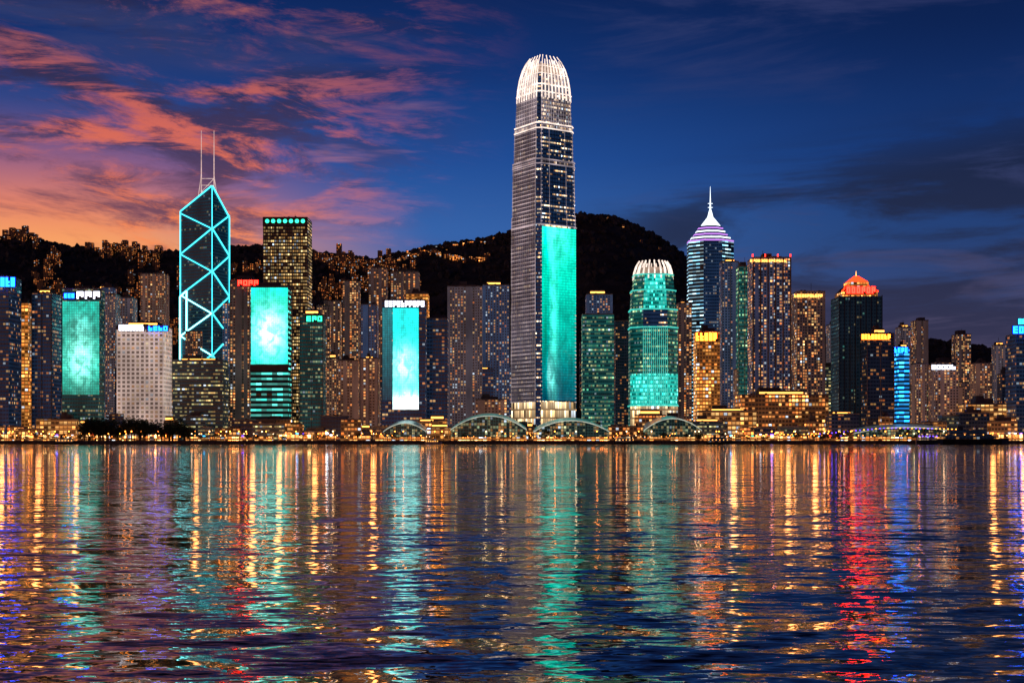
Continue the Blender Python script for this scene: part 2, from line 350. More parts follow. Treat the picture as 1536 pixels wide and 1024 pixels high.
screenmat('scr_c',[(0,L4(225,255,250)),(.15,L4(90,238,230)),(.6,L4(5,205,200)),(1,L4(10,205,200))],2.1,(12,40),[(.45,.45,.4,.15,.6,(.8,1,1)),(.5,.08,.6,.08,1.0,(1,1,1))],.3,.3,4)
o,a,c,z,d=bldg('media_facade_tower',573,640,451,1370,24,'glass_blue',roof=.4); screen(o,(X(589,1370),1370),(X(628,1370),1370),Z(614,1370),Z(462,1370),'scr_c')
screenmat('scr_c2',[(0,L4(10,60,80)),(1,L4(20,150,160))],.9,(4,40),[],.5,.3,4)
screen(o,(a+.3,1370),(X(588,1370),1370),Z(600,1370),Z(462,1370),'scr_c2'); sign(o,577,637,451,460,1369,'whitesign',letters=10)
bldg(O,640,673,478,1440,24,'glass_blue',ledge=12)
bldg(A,671,724,430,1500,28,'resid_grey','cross')
bldg(A,724,764,428,1540,28,'resid_blue','cross')
bldg(A,878,919,442,1700,28,'resid_blue','cross')
bldg(O,872,921,472,1440,28,'teal_rows',ledge=8)
bldg(A,921,946,482,1700,26,'glass_dark','cross')
bldg(A,1014,1038,455,1700,26,'resid_warm','cross')
o,*_=bldg('orange_office_tower',1040,1080,498,1400,26,'orange_lit',ledge=3.6); sign(o,1043,1076,499,511,1399,'orangesign',letters=5)
bldg(O,1079,1108,393,1560,20,'resid_blue',piers=True)
bldg(O,1104,1126,400,1500,18,'teal_rows',piers=True)
o,a,c,z,d=bldg('hotel_tower',1121,1186,387,1440,34,'hotel_face','cross'); sign(o,1125,1180,389,393,1439,'gold',back=False,letters=14)
b=MB(); 
for i in range(4): 
    xx=a+(c-a)*i/3; b.box(xx-.5,xx+.5,1441,1442,z+1.3,z+4.4,'red')
for i in range(6):
    xx=a+(c-a)*(i+.02)/5.05; b.box(xx-.7,xx+.7,1438.6,1439.98,GZ,z+1,'pier')
b.obj('rooftop_beacons',o)
o,a,c,z,d=bldg('hotel_tower',1187,1238,438,1430,30,'resid_warm','cross'); sign(o,1191,1234,441,446,1429,'gold',back=False,letters=11)
bldg(A,1239,1259,487,1600,24,'resid_grey','cross')
bldg('waterfront_podium',1103,1243,593,1390,40,'podium_warm',ledge=4.6); bldg('waterfront_podium',1045,1135,617,1375,14,'podium_gold',ledge=5)
o,a,c,z,d=bldg(O,1291,1341,501,1380,26,'glass_dark',piers=True); sign(o,1292,1336,501,509,1379,'orangesign',letters=9)
o,*_=bldg('office_block',1340,1364,522,1385,20,'stripe_cyan',roof=.5); sign(o,1341,1362,521,529,1384,'bluesign',letters=4)
bldg(A,1343,1366,491,1800,24,'resid_grey','cross'); bldg(A,1366,1393,481,1800,26,'resid_warm','cross')
bldg(A,1366,1391,546,1450,20,'resid_pink','cross')
o,*_=bldg('hotel_block',1392,1438,547,1430,24,'resid_pink','rect'); sign(o,1397,1434,547,554,1429,'whitesign')
bldg(A,1427,1457,502,1900,26,'resid_warm','cross'); bldg(A,1455,1486,545,1650,24,'resid_pink','cross'); bldg(A,1487,1509,518,1750,24,'resid_grey','cross')
bldg('ferry_terminal_block',1437,1510,607,1390,30,'podium_gold',ledge=5)
o,*_=bldg(O,1508,1580,502,1370,30,'glass_blue',ledge=12); sign(o,1519,1545,489,500,1369,'bluesign'); sign(o,1527,1545,478,486,1380,'cyansign')

# ------------------------------------------------------------ tower with red stepped crown
D=1420; b=MB(); x0,x1=X(1259,D),X(1323,D); dep=38
b.prism(plan_rect(x0,x1,D,D+dep),GZ,Z(444,D),'glass_green'); cx,cy=(x0+x1)/2,D+dep/2
def ins(k): return plan_rect(cx-(x1-x0)/2*k,cx+(x1-x0)/2*k,cy-dep/2*k,cy+dep/2*k)
b.prism(ins(.84),Z(444,D),Z(437,D),'orange_lit','roof'); b.prism(ins(.84),Z(437,D),Z(428,D),'roof','roof',ins(.6))
b.prism(ins(.5),Z(428,D),Z(421,D),'orange_lit','roof'); b.prism(ins(.48),Z(421,D),Z(411,D),'crownred','roof',ins(.1))
for k,ya,yb in ((.84,437,428),(.5,428,420)):
    for s_ in (-1,1):
        xx=cx+s_*(x1-x0)/2*k; b.beam((xx,cy-dep/2*k-.3,Z(ya,D)),(xx*(1)-s_*(x1-x0)/2*(k*.28),cy-dep/2*k*.72-.3,Z(yb,D)),1.0,'crownred')
b.beam((cx,cy,Z(411,D)),(cx,cy,Z(403,D)),.9,'gold',.2)
for i in range(9):
    xx=x0+(x1-x0)*i/8; b.box(xx-.4,xx+.4,D-.8,D-.01,GZ,Z(444,D)+1,'metal')
for i in range(11):
    t=i/10
    b.box(cx-(x1-x0)*.42+(x1-x0)*.84*t-.5,cx-(x1-x0)*.42+(x1-x0)*.84*t+.5,cy-dep*.42-.6,cy-dep*.42+.2,Z(437,D),Z(435,D),'crownred')
o=b.obj('stepped_crown_skyscraper'); sign(o,1269,1314,430,440,D+2,'redsign',letters=6)

# ------------------------------------------------------------ triangulated glass tower
D=1650; b=MB(); px2m=D/F
fr=(X(318,D),D); al=math.atan2(25,46)
s_=math.hypot(46,25)*px2m
Lf=(fr[0]-s_*math.cos(al),fr[1]+s_*math.sin(al)); Rt=(fr[0]+s_*math.sin(al),fr[1]+s_*math.cos(al))
Lf=(X(271,Lf[1]),Lf[1]); Rt=(X(343.5,Rt[1]),Rt[1])
Bk=(Lf[0]+Rt[0]-fr[0],Lf[1]+Rt[1]-fr[1])
zf,zl,zr,zb=Z(279,D),Z(313,D),Z(319,D),Z(330,D)
def wallq(a,c,za0,zc0,za1,zc1,mat):
    ln=math.hypot(a[0]-c[0],a[1]-c[1]); k=round(ln/2.6)
    b.poly([(a[0],a[1],za0),(c[0],c[1],zc0),(c[0],c[1],zc1),(a[0],a[1],za1)],mat,[(0,za0),(k*2.6,zc0),(k*2.6,zc1),(0,za1)])
wallq(Lf,fr,GZ,GZ,zl,zf,'zig_glass'); wallq(fr,Rt,GZ,GZ,zf,zr,'zig_glass'); wallq(Rt,Bk,GZ,GZ,zr,zb,'zig_glass'); wallq(Bk,Lf,GZ,GZ,zb,zl,'zig_glass')
b.poly([(Lf[0],Lf[1],zl),(fr[0],fr[1],zf),(Bk[0],Bk[1],zb)],'zig_glass'); b.poly([(fr[0],fr[1],zf),(Rt[0],Rt[1],zr),(Bk[0],Bk[1],zb)],'zig_glass')
nl=Vector((Lf[0]-fr[0],Lf[1]-fr[1],0)).normalized(); nL=Vector((-abs(nl.y),-abs(nl.x),0))
nr=Vector((Rt[0]-fr[0],Rt[1]-fr[1],0)).normalized(); nR=Vector((abs(nr.y),-abs(nr.x),0))
def P3(p,z): return Vector((p[0],p[1],z))
tw=1.2
def tube(p,q,off,m='tube',w=tw): b.beam(P3(*p)+off*.7,P3(*q)+off*.7,w,m)
for p,zt,of in((Lf,zl,nL),(fr,zf,(nL+nR)*.5),(Rt,zr,nR)): tube((p,Z(540,D)),(p,zt),of,w=.8 if p is fr else tw)
tube((Lf,zl),(fr,zf),nL); tube((fr,zf),(Rt,zr),nR); tube((Lf,zl),(Bk,zb),Vector((0,0,1))); tube((Rt,zr),(Bk,zb),Vector((0,0,1)))
fn=[343,407,470,533]; sn=[316,378,440,502,560]
for i,fy in enumerate(fn):
    hot='tube_hot' if fy>450 else 'tube'
    tube((Lf,Z(sn[i],D)),(fr,Z(fy,D)),nL,hot); tube((fr,Z(fy,D)),(Lf,Z(sn[i+1],D)),nL,hot if i<3 else 'tube')
    tube((Rt,Z(sn[i],D)),(fr,Z(fy,D)),nR,'tube'); tube((fr,Z(fy,D)),(Rt,Z(sn[i+1],D)),nR,'tube')
m1=(Lf[0]*.80+fr[0]*.20,Lf[1]*.80+fr[1]*.20)
tube((m1,Z(545,D)),(m1,Z(434,D)),nL,'tube_hot',1.6); tube((Lf,Z(545,D)),(Lf,Z(442,D)),nL*1.8,'tube_hot',1.6); tube((Lf,Z(442,D)),(m1,Z(434,D)),nL,'tube_hot')
r2=(Rt[0]+3.2,Rt[1]-2); b.prism([(Rt[0]-8,Rt[1]-8),(r2[0],r2[1]-6),(r2[0],r2[1]+10),(Rt[0]-8,Rt[1]+10)],GZ,Z(516,D),'zig_glass')
b.beam((r2[0],r2[1]-6.5,Z(600,D)),(r2[0],r2[1]-6.5,Z(516,D)),1.4,'tube')
o=b.obj('triangulated_glass_skyscraper')
b=MB()
for px in(302,321):
    xx=X(px,D+18); y=D+18
    b.beam((xx,y,Z(300,y)),(xx,y,Z(245,y)),1.2,'mast',.9); b.beam((xx,y,Z(245,y)),(xx,y,Z(196,y)),.9,'mast',.5)
y=D+18
for yy in(268,278,288): b.beam((X(302,y),y,Z(yy,y)),(X(321,y),y,Z(yy,y)),.7,'mast')
b.beam((X(302,y),y,Z(288,y)),(X(321,y),y,Z(268,y)),.6,'mast'); b.beam((X(297,y),y,Z(298,y)),(X(302,y),y,Z(262,y)),.7,'mast');b.beam((X(326,y),y,Z(298,y)),(X(321,y),y,Z(262,y)),.7,'mast')
b.obj('twin_masts',o)

# ------------------------------------------------------------ tallest tower
D=1430; m=D/F; al=math.radians(34); S=53.4
dR=Vector((math.cos(al),math.sin(al))); dL=Vector((-math.sin(al),math.cos(al)))
fc=Vector((X(806.5,D),D)); C=fc+dR*S/2+dL*S/2
CHM=4.0
def octp(k,ch=CHM,nt=1.5):
    h=S/2*k; c=ch*k
    base=[(-h+c,-h),(h-c,-h),(h-c,-h+nt),(h-nt,-h+c),(h,-h+c),(h,h-c),(h-nt,h-c),(h-c,h-nt),(h-c,h),(-h+c,h),(-h+c,h-nt),(-h+nt,h-c),(-h,h-c),(-h,-h+c),(-h+nt,-h+c),(-h+c,-h+nt)]
    return [tuple(C+dR*a+dL*b_) for a,b_ in base]
def tmats(right,left,corner='tower_rows'):
    r=[corner]*16; r[0]=right; r[4]=right; r[8]=left; r[12]=left; return r
b=MB()
tiers=[(640,602,1.0,1.0,'lobby','lobby'),(602,335,1.0,.985,'tower_rows','silver_lit'),(335,318,.985,.98,'tower_rows','silver_lit'),(318,243,.96,.945,'tower_rows','silver_lit'),
       (243,236,.945,.94,'tower_rows_bright','silver_lit'),(236,189,.905,.89,'tower_rows','silver_lit'),(189,181,.89,.885,'tower_rows_bright','tower_rows_bright'),
       (181,133,.85,.82,'tower_rows_bright','silver_lit'),(133,121,.78,.76,'tower_rows','tower_rows_bright'),(121,103,.755,.70,'tower_rows_bright','tower_rows_bright')]
for (ya,yb,ka,kb,rm,lm) in tiers:
    b.prism(octp(ka),GZ if ya==640 else Z(ya,D),Z(yb,D),tmats(rm,lm),'roof',octp(kb))
b.prism(octp(.60,nt=1.0),Z(103,D),Z(86,D),'crown_core','crown_core',octp(.42,nt=1.0))
def kk(y):
    for (ya,yb,ka,kb,_,_) in tiers:
        if yb<=y<=ya: return ka+(kb-ka)*(ya-y)/(ya-yb)
    return .7
zz=Z(602,D); i=0
while zz<Z(105,D):
    y=HZ-(zz-CH)/m; k=kk(y); h=S/2*k; c=CHM*k
    P,Q=C+dR*(-h-.5)+dL*(h-c),C+dR*(-h-.5)+dL*(-h+c)
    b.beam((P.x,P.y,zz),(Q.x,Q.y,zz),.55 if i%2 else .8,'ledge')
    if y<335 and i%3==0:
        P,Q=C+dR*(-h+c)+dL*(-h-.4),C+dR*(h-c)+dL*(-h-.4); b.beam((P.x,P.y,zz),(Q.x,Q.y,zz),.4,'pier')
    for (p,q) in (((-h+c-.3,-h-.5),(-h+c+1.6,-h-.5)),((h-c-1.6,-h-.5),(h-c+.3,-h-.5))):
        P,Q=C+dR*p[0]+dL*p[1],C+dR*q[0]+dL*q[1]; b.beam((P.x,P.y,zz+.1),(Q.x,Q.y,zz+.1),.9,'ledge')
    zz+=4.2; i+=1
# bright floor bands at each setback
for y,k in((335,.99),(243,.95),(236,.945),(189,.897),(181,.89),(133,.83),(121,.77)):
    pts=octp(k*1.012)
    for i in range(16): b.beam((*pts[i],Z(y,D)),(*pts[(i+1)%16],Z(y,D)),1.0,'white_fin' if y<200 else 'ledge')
for (ya,yb,ka,kb,_,_) in tiers[1:]:
    n=12
    for j in range(n+1):
        t=j/n
        for side in(0,1):
            if side==1 and 335<ya: continue
            def pt(k,off):
                h=S/2*k; c=CHM*k; a=-h+c+(2*h-2*c)*t
                return C+dR*(-h-off)+dL*a if side==0 else C+dR*a+dL*(-h-off)
            P,Q=pt(ka,.35),pt(kb,.35)
            mt='metal'
            if ya<190 or t in(0,1) or (side==1 and j in(3,9)): mt='ledge'
            b.beam((P.x,P.y,Z(ya,D)),(Q.x,Q.y,Z(yb,D)),.30,mt)
prof=[(142,.84,1.2),(122,.81,1.3),(106,.755,1.2),(92,.665,1.1),(81,.55,1.0),(73,.42,.8)]
for side in range(4):
    for j in range(9):
        t=-1+2*j/8.0
        pr=None
        for qi,(y,k,w) in enumerate(prof):
            if qi==5 and j%2: continue
            h=S/2*k; a=t*h*.82
            lo=[(a,-h),(h,a),(a,h),(-h,a)][side]
            v=C+dR*lo[0]+dL*lo[1]; cur=(v.x,v.y,Z(y,D))
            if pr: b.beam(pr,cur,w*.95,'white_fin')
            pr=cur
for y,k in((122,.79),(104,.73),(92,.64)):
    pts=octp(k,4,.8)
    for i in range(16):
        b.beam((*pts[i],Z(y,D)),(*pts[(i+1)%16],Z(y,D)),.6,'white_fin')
tall=b.obj('tallest_skyscraper')
screenmat('scr_t',[(0,L4(0,62,78)),(.18,L4(0,96,98)),(.5,L4(0,160,140)),(.8,L4(0,190,160)),(1,L4(4,205,172))],2.3,(22,64),[(.33,.50,.10,.5,.40,(.1,1,.78)),(.35,.95,.4,.12,.25,(.2,1,.85)),(.22,.15,.12,.10,.45,(.3,1,.9)),(.1,.4,.06,.5,-.12,(1,1,1))],.45,.34,3.5)
h=S/2; P=C+dR*(-h+5.0)+dL*(-h-.15); Q=C+dR*(h-4.2)+dL*(-h-.15)
screen(tall,P,Q,Z(600,D),Z(338.5,D),'scr_t',.6)

# ------------------------------------------------------------ shorter sister tower
D=1450; b=MB(); m=D/F; cx=X(980,D+20); hw0=(1016-944)/2*m
def rr(k,ch=.24,dp=1.0):
    h=hw0*k; c=h*ch*2; y0=D+25-25*k*dp; y1=D+25+25*k*dp
    return [(cx-h+c,y0),(cx+h-c,y0),(cx+h,y0+c),(cx+h,y1-c),(cx+h-c,y1),(cx-h+c,y1),(cx-h,y1-c),(cx-h,y0+c)]
def tm8(f,s): return [f,s,'teal_rows','teal_rows','teal_rows','teal_rows','teal_rows',s]
for (ya,yb,ka,kb,f,s) in [(640,608,1.0,1.0,'lobby','lobby'),(608,560,1.0,1.0,'teal_glow','teal_glow'),(560,490,1.0,.99,'teal_rows','teal_rows'),(490,463,.985,.96,'tower_rows','teal_rows'),
                          (463,434,.94,.90,'teal_glow','teal_rows'),(434,410,.86,.80,'teal_glow','teal_rows')]:
    b.prism(rr(ka),GZ if ya==640 else Z(ya,D),Z(yb,D),tm8(f,s),'roof',rr(kb))
b.prism(rr(.6),Z(410,D),Z(398,D),'crown_core','crown_core',rr(.5))
for y,k in((608,1.0),(490,.99),(463,.97),(434,.91),(410,.81)):
    p=rr(k*1.01)
    for i in range(8): b.beam((*p[i],Z(y,D)),(*p[(i+1)%8],Z(y,D)),1.3,'ledge_teal')
for j in range(13):
    t=-1+2*j/12; 
    b.box(cx+t*hw0*.5-.25,cx+t*hw0*.5+.25,D-.6,D-.02,Z(608,D),Z(492,D),'ledge_teal')
prof=[(416,.82),(404,.78),(395,.70),(388,.58)]
for j in range(20):
    a=j/20*2*math.pi; pr=None
    for y,k in prof:
        h=hw0*k; q=max(abs(math.cos(a)),abs(math.sin(a))); ux,uy=math.cos(a)/q,math.sin(a)/q
        rr_=min(1,1.38/(abs(ux)+abs(uy)))
        cur=(cx+ux*rr_*h,D+25+uy*rr_*25*k,Z(y,D))
        if pr: b.beam(pr,cur,1.3,'white_fin')
        pr=cur
b.obj('crowned_skyscraper')

# ------------------------------------------------------------ spired tower
D=1700; b=MB(); m=D/F; cx=X(1070,D); cy=D+26; R=34*m/.95
def ng(k,n=8,ro=math.pi/8): return [(cx+R*k*math.cos(ro+i*2*math.pi/n),cy+R*k*.8*math.sin(ro+i*2*math.pi/n)) for i in range(n)]
ms=['shaft_blue']*8
ms[3]='stripe_blue';ms[4]='stripe_blue'; ms[5]='shaft_blue'; ms[6]='stripe_blue'
b.prism(ng(1.03),GZ,Z(360,D),ms,'roof')
yy=360;k=1.03
for i in range(5):
    b.prism(ng(k),Z(yy,D),Z(yy-2.2,D),'purple' if i%2==0 else 'spire','roof'); b.prism(ng(k*.93),Z(yy-2.2,D),Z(yy-5,D),'shaft_blue','roof',ng(k*.88)); yy-=5; k*=.86
b.prism(ng(k*.95),Z(yy,D),Z(322,D),'spire','roof',ng(.16)); b.prism(ng(.14),Z(322,D),Z(310,D),'spire','roof',ng(.05))
b.beam((cx,cy,Z(312,D)),(cx,cy,Z(292,D)),1.8,'spire',1.0); b.beam((cx,cy,Z(292,D)),(cx,cy,Z(274,D)),.9,'spire',.3)
for y_ in (300,306): b.beam((cx-3,cy,Z(y_,D)),(cx+3,cy,Z(y_,D)),.6,'spire')
b.obj('spired_skyscraper')

# ------------------------------------------------------------ background apartment towers
rnd=random.Random(11)
def env(px):
    if px<200: return (430,560)
    if px<760: return (450,570)
    if px<1035: return (478,570)
    if px<1240: return (470,560)
    return (528,595)
for i in range(140):
    px=rnd.uniform(-60,1600); D=rnd.uniform(1560,2350); lo,hi=env(px)
    yt=rnd.uniform(lo,hi); w=rnd.uniform(18,32); wp=w*F/D
    bldg(A,px-wp/2,px+wp/2,yt,D,w*.9,rnd.choice(['resid_warm','resid_grey','resid_pink','resid_blue','resid_warm','glass_dark']),'cross',roof=.6)
for i in range(40):
    px=rnd.uniform(-40,1580); D=rnd.uniform(1455,1540)
    w=rnd.uniform(20,36); wp=w*F/D; yt=rnd.uniform(545,605); st=rnd.choice(['resid_warm','glass_blue','resid_pink','office_rows','glass_dark'])
    if 750<px<885 or 930<px<1030: continue
    bldg(O if i%2 else A,px-wp/2,px+wp/2,yt,D,w*.8,st,'cross' if i%2 else 'rect')
for i in range(60):
    px=-30+i*26.5+rnd.uniform(-10,10); D=rnd.uniform(1345,1372)
    w=rnd.uniform(12,34); wp=w*F/D; yt=rnd.uniform(620,650); st=rnd.choice(['podium_warm','podium_warm','podium_gold','glass_dark','office_rows','podium_warm'])
    if 655<px<930 and yt<640: yt=642
    bldg('low_rise_building',px-wp/2,px+wp/2,yt,D,rnd.uniform(8,14),st,roof=.6,ledge=rnd.choice([0,4.2]))
px=-30
while px<1570:
    wpx=rnd.uniform(18,60); D=1337+rnd.uniform(-1.5,1.5); b=MB(); a,c=X(px,D),X(px+wpx,D); h=rnd.uniform(4.2,7.2)
    b.prism(plan_rect(a,c,D,D+6),GZ,GZ+h,'arcade','roof')
    b.box(a-.6,c+.6,D-2.4,D-.02,GZ+h-.5,GZ+h,'roof')
    n=max(2,int((c-a)/5))
    for j in range(n+1):
        xx=a+(c-a)*j/n; b.box(xx-.2,xx+.2,D-2.3,D-1.9,GZ,GZ+h-.52,'pier')
    o=b.obj('shopping_arcade'); s2=MB()
    for j in range(n):
        if rnd.random()<.3:
            xx=a+(c-a)*(j+.5)/n; s2.box(xx-rnd.uniform(.6,1.6),xx+1,D-2.7,D-2.45,GZ+h-.1,GZ+h+rnd.uniform(.5,1.3),rnd.choice(['red','greensign','cyansign','violet','gold','whitesign','gold']))
    if s2.v: s2.obj('shop_sign',o)
    px+=wpx+rnd.uniform(2,16)

# ------------------------------------------------------------ vaulted piers
def vault(x0,x1,yt,ye,D,dep,roofm,name):
    b=MB(); X0,X1=X(x0,D),X(x1,D); ze,zt=Z(ye,D),Z(yt,D); n=20; w=X1-X0
    pt=[(X0+w*i/n, ze+(zt-ze)*(1-(2*i/n-1)**2)) for i in range(n+1)]
    for i in range(n):
        (a,za),(c,zc)=pt[i],pt[i+1]
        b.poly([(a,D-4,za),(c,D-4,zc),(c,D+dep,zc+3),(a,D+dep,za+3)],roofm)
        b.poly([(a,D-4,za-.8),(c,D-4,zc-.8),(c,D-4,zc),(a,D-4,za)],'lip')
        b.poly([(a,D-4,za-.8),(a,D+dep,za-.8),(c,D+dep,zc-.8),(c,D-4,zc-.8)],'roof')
        zs=GZ+3.6
        b.poly([(a,D,GZ),(c,D,GZ),(c,D,zs),(a,D,zs)],'arcade',[(a,GZ),(c,GZ),(c,zs),(a,zs)])
        b.poly([(a,D,zs),(c,D,zs),(c,D,max(zs,zc-.85)),(a,D,max(zs,za-.85))],'pier_glass',[(a,zs),(c,zs),(c,zc),(a,za)])
        b.beam((a,D-.4,GZ),(a,D-.4,za-.9),.35,'metal')
    b.beam((X0,D-.5,GZ+3.8),(X1,D-.5,GZ+3.8),.5,'metal')
    b.box(X0,X1,D+dep-1,D+dep,GZ,ze,'podium_warm','roof')
    return b.obj(name)
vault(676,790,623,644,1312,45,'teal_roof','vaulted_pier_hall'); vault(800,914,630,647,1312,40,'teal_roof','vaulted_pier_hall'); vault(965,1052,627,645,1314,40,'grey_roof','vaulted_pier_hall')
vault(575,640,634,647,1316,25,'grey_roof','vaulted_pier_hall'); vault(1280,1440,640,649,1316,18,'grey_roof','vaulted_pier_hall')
bldg('pier_office',912,966,640,1330,5,'podium_warm',ledge=4.6); bldg('pier_office',640,680,642,1330,5,'podium_gold'); bldg('pier_office',788,802,642,1330,5,'podium_warm')
b=MB()
for i in range(46):
    t=i/45; px=1170+t*270; y=640-math.sin(t*math.pi)*2+ (8 if t<.25 else 8*(1-min(1,(t-.25)*3)))
    b.box(X(px,1308)-.4,X(px,1308)+.4,1307.5,1308.5,Z(y+4,1308),Z(y+3.2,1308),'violet' if 8<i<40 and i%3 else 'lampglow')
    if i%5==0: b.beam((X(px,1308),1308.6,GZ),(X(px,1308),1308.6,Z(y+4,1308)-.7),.5,'concrete')
    if i<45: px2=1170+(i+1)/45*270; b.box(X(px,1308),X(px2,1308),1308.55,1311.5,Z(y+4,1308)-.6,Z(y+4,1308),'concrete')
b.obj('footbridge')

# ------------------------------------------------------------ ground, quay, water
def sheet(name,x0,x1,y0,y1,z,mat):
    me=bpy.data.meshes.new(name); me.from_pydata([(x0,y0,z),(x1,y0,z),(x1,y1,z),(x0,y1,z)],[],[(0,1,2,3)]); me.materials.append(mat)
    o=bpy.data.objects.new(name,me); scene.collection.objects.link(o); return o
sheet('ground',-9000,9000,SHORE,16000,GZ,plain('ground_paving',(.07,.065,.06),.85,scale=.05))
sheet('waterfront_road',-3000,3000,SHORE+28,SHORE+42,GZ+.004,plain('asphalt',(.05,.05,.05),.7,scale=.3))
b=MB(); b.box(-3000,3000,SHORE-.6,SHORE+.4,-2,GZ+.6,'concrete')
for i in range(-200,200): b.box(i*7,i*7+.9,SHORE-1.1,SHORE-.61,-2,GZ-.3,'metal')
b.obj('quay_wall')
b=MB(); b.box(-3000,3000,SHORE+27.7,SHORE+27.95,GZ,GZ+.15,'concrete'); b.obj('kerb')
b=MB()
for i in range(-450,450): b.beam((i*1.8,SHORE+1.2,GZ),(i*1.8,SHORE+1.2,GZ+1.1),.1,'metal')
b.beam((-810,SHORE+1.2,GZ+1.15),(810,SHORE+1.2,GZ+1.15),.1,'metal'); b.obj('promenade_railing')

wm,t=newmat('harbour_water')
g=t.n('ShaderNodeNewGeometry'); q=t.sep(g.outputs['Position'])
def wave(lx,ly,seed,det=2.0,dist=0.0):
    o_=t.noise(t.comb(t.m('DIVIDE',q[0],lx),t.m('DIVIDE',q[1],ly),seed),1.0,det,.55,dist)
    return t.sep(o_[1])
sx=None; sy=None
for (lx,ly,seed,ax,ay) in [(.75,.36,1.3,.16,.26),(2.1,.85,7.1,.22,.42),(5.5,2.1,3.7,.13,.30),(16,6,9.2,.05,.10)]:
    w=wave(lx,ly,seed,2.0,.6)
    a=t.m('MULTIPLY',t.m('SUBTRACT',w[0],.5),ax); c=t.m('MULTIPLY',t.m('SUBTRACT',w[1],.5),ay)
    sx=a if sx is None else t.m('ADD',sx,a); sy=c if sy is None else t.m('ADD',sy,c)
lane=t.ss(t.noise(t.comb(t.m('DIVIDE',q[0],120.),t.m('DIVIDE',q[1],38.),4.),1.0,3)[0],.35,.65,.72,1.28)
sx=t.m('MULTIPLY',sx,lane); sy=t.m('MULTIPLY',sy,lane)
nn=t.n('ShaderNodeVectorMath',operation='NORMALIZE'); t.put(nn.inputs[0],t.comb(sx,sy,1.0))
p=pbsdf(t,(.0006,.003,.010,1),.03,0,normal=nn.outputs[0]); p.inputs['IOR'].default_value=1.42
sheet('water',-9000,9000,-3000,SHORE-.3,0.0,wm)

# ------------------------------------------------------------ hills
RD=3200.
prof=[(-500,380),(-200,360),(0,352),(40,354),(90,366),(150,372),(220,377),(300,374),(380,366),(440,368),(480,376),(560,388),(600,378),(660,366),(720,357),(760,347),(820,330),(870,319),(905,319),(940,330),(980,350),(1010,370),(1035,388),(1100,430),(1200,480),(1260,515),(1350,520),(1400,508),(1440,512),(1500,525),(1600,520),(2000,560)]
pxs=np.array([p[0] for p in prof]);pys=np.array([p[1] for p in prof])
def vnoise(x,y,seed):
    rs=np.random.RandomState(seed); tab=rs.rand(256,256)
    xi=np.floor(x).astype(int);yi=np.floor(y).astype(int);fx=x-xi;fy=y-yi;fx=fx*fx*(3-2*fx);fy=fy*fy*(3-2*fy)
    g=lambda a,b_:tab[a%256,b_%256]
    return (g(xi,yi)*(1-fx)+g(xi+1,yi)*fx)*(1-fy)+(g(xi,yi+1)*(1-fx)+g(xi+1,yi+1)*fx)*fy-.5
def hz(x,y):
    px=x/RD*F+768; yy=np.interp(px,pxs,pys); r=(HZ-yy)/F*RD+CH-10
    tt=np.clip((y-1800)/(RD-1800),0,1); h=r*(tt**1.25)
    back=np.clip((y-RD)/1500,0,1); h=h*(1-back*.8)
    h=h+tt*(1-tt)*4*(vnoise(x/260,y/260,1)*70+vnoise(x/90,y/90,2)*26)
    h=h+np.clip(tt*6,0,1)*(vnoise(x/22,y/22,3)*7+vnoise(x/9,y/9,4)*5)
    return h+GZ-1
nx,ny=560,240
xs=np.linspace(-2300,2300,nx); ys=np.concatenate([np.linspace(1780,3100,150),np.linspace(3106,3300,50),np.linspace(3330,5200,40)])
XX,YY=np.meshgrid(xs,ys); ZZ=hz(XX,YY)
vs=np.stack([XX,YY,ZZ],-1).reshape(-1,3)
idx=np.arange(nx*ny).reshape(ny,nx); fs=np.stack([idx[:-1,:-1],idx[:-1,1:],idx[1:,1:],idx[1:,:-1]],-1).reshape(-1,4)
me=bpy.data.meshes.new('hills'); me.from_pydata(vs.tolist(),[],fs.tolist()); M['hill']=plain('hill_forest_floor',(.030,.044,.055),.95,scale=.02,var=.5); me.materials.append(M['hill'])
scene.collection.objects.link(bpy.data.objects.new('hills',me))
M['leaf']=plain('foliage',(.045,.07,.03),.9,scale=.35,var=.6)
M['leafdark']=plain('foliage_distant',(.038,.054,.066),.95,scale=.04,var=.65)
ph=(1+5**.5)/2
ico=np.array([(-1,ph,0),(1,ph,0),(-1,-ph,0),(1,-ph,0),(0,-1,ph),(0,1,ph),(0,-1,-ph),(0,1,-ph),(ph,0,-1),(ph,0,1),(-ph,0,-1),(-ph,0,1)])/1.9
icf=np.array([(0,11,5),(0,5,1),(0,1,7),(0,7,10),(0,10,11),(1,5,9),(5,11,4),(11,10,2),(10,7,6),(7,1,8),(3,9,4),(3,4,2),(3,2,6),(3,6,8),(3,8,9),(4,9,5),(2,4,11),(6,2,10),(8,6,7),(9,8,1)])
rs=np.random.RandomState(3); N=9000
fx=rs.uniform(-1500,1500,N); fy=np.where(rs.rand(N)<.55,rs.normal(3195,25,N),rs.uniform(2100,3200,N)); fz=hz(fx,fy)
sc=rs.uniform(3.5,8.5,N)
V=[];Fc=[]
for i in range(N):
    v=ico*sc[i]*rs.uniform(.65,1.25,(12,1)); v[:,2]*=rs.uniform(.8,1.3); V.append(v+np.array([fx[i],fy[i],fz[i]+sc[i]*.4])); Fc.append(icf+12*i)
V=np.concatenate(V);Fc=np.concatenate(Fc)
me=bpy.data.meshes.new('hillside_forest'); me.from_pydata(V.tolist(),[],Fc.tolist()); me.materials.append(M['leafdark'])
scene.collection.objects.link(bpy.data.objects.new('hillside_forest',me))
b=MB(); r_=random.Random(5)
def hh(x,y): return float(hz(np.array([x]),np.array([y]))[0])
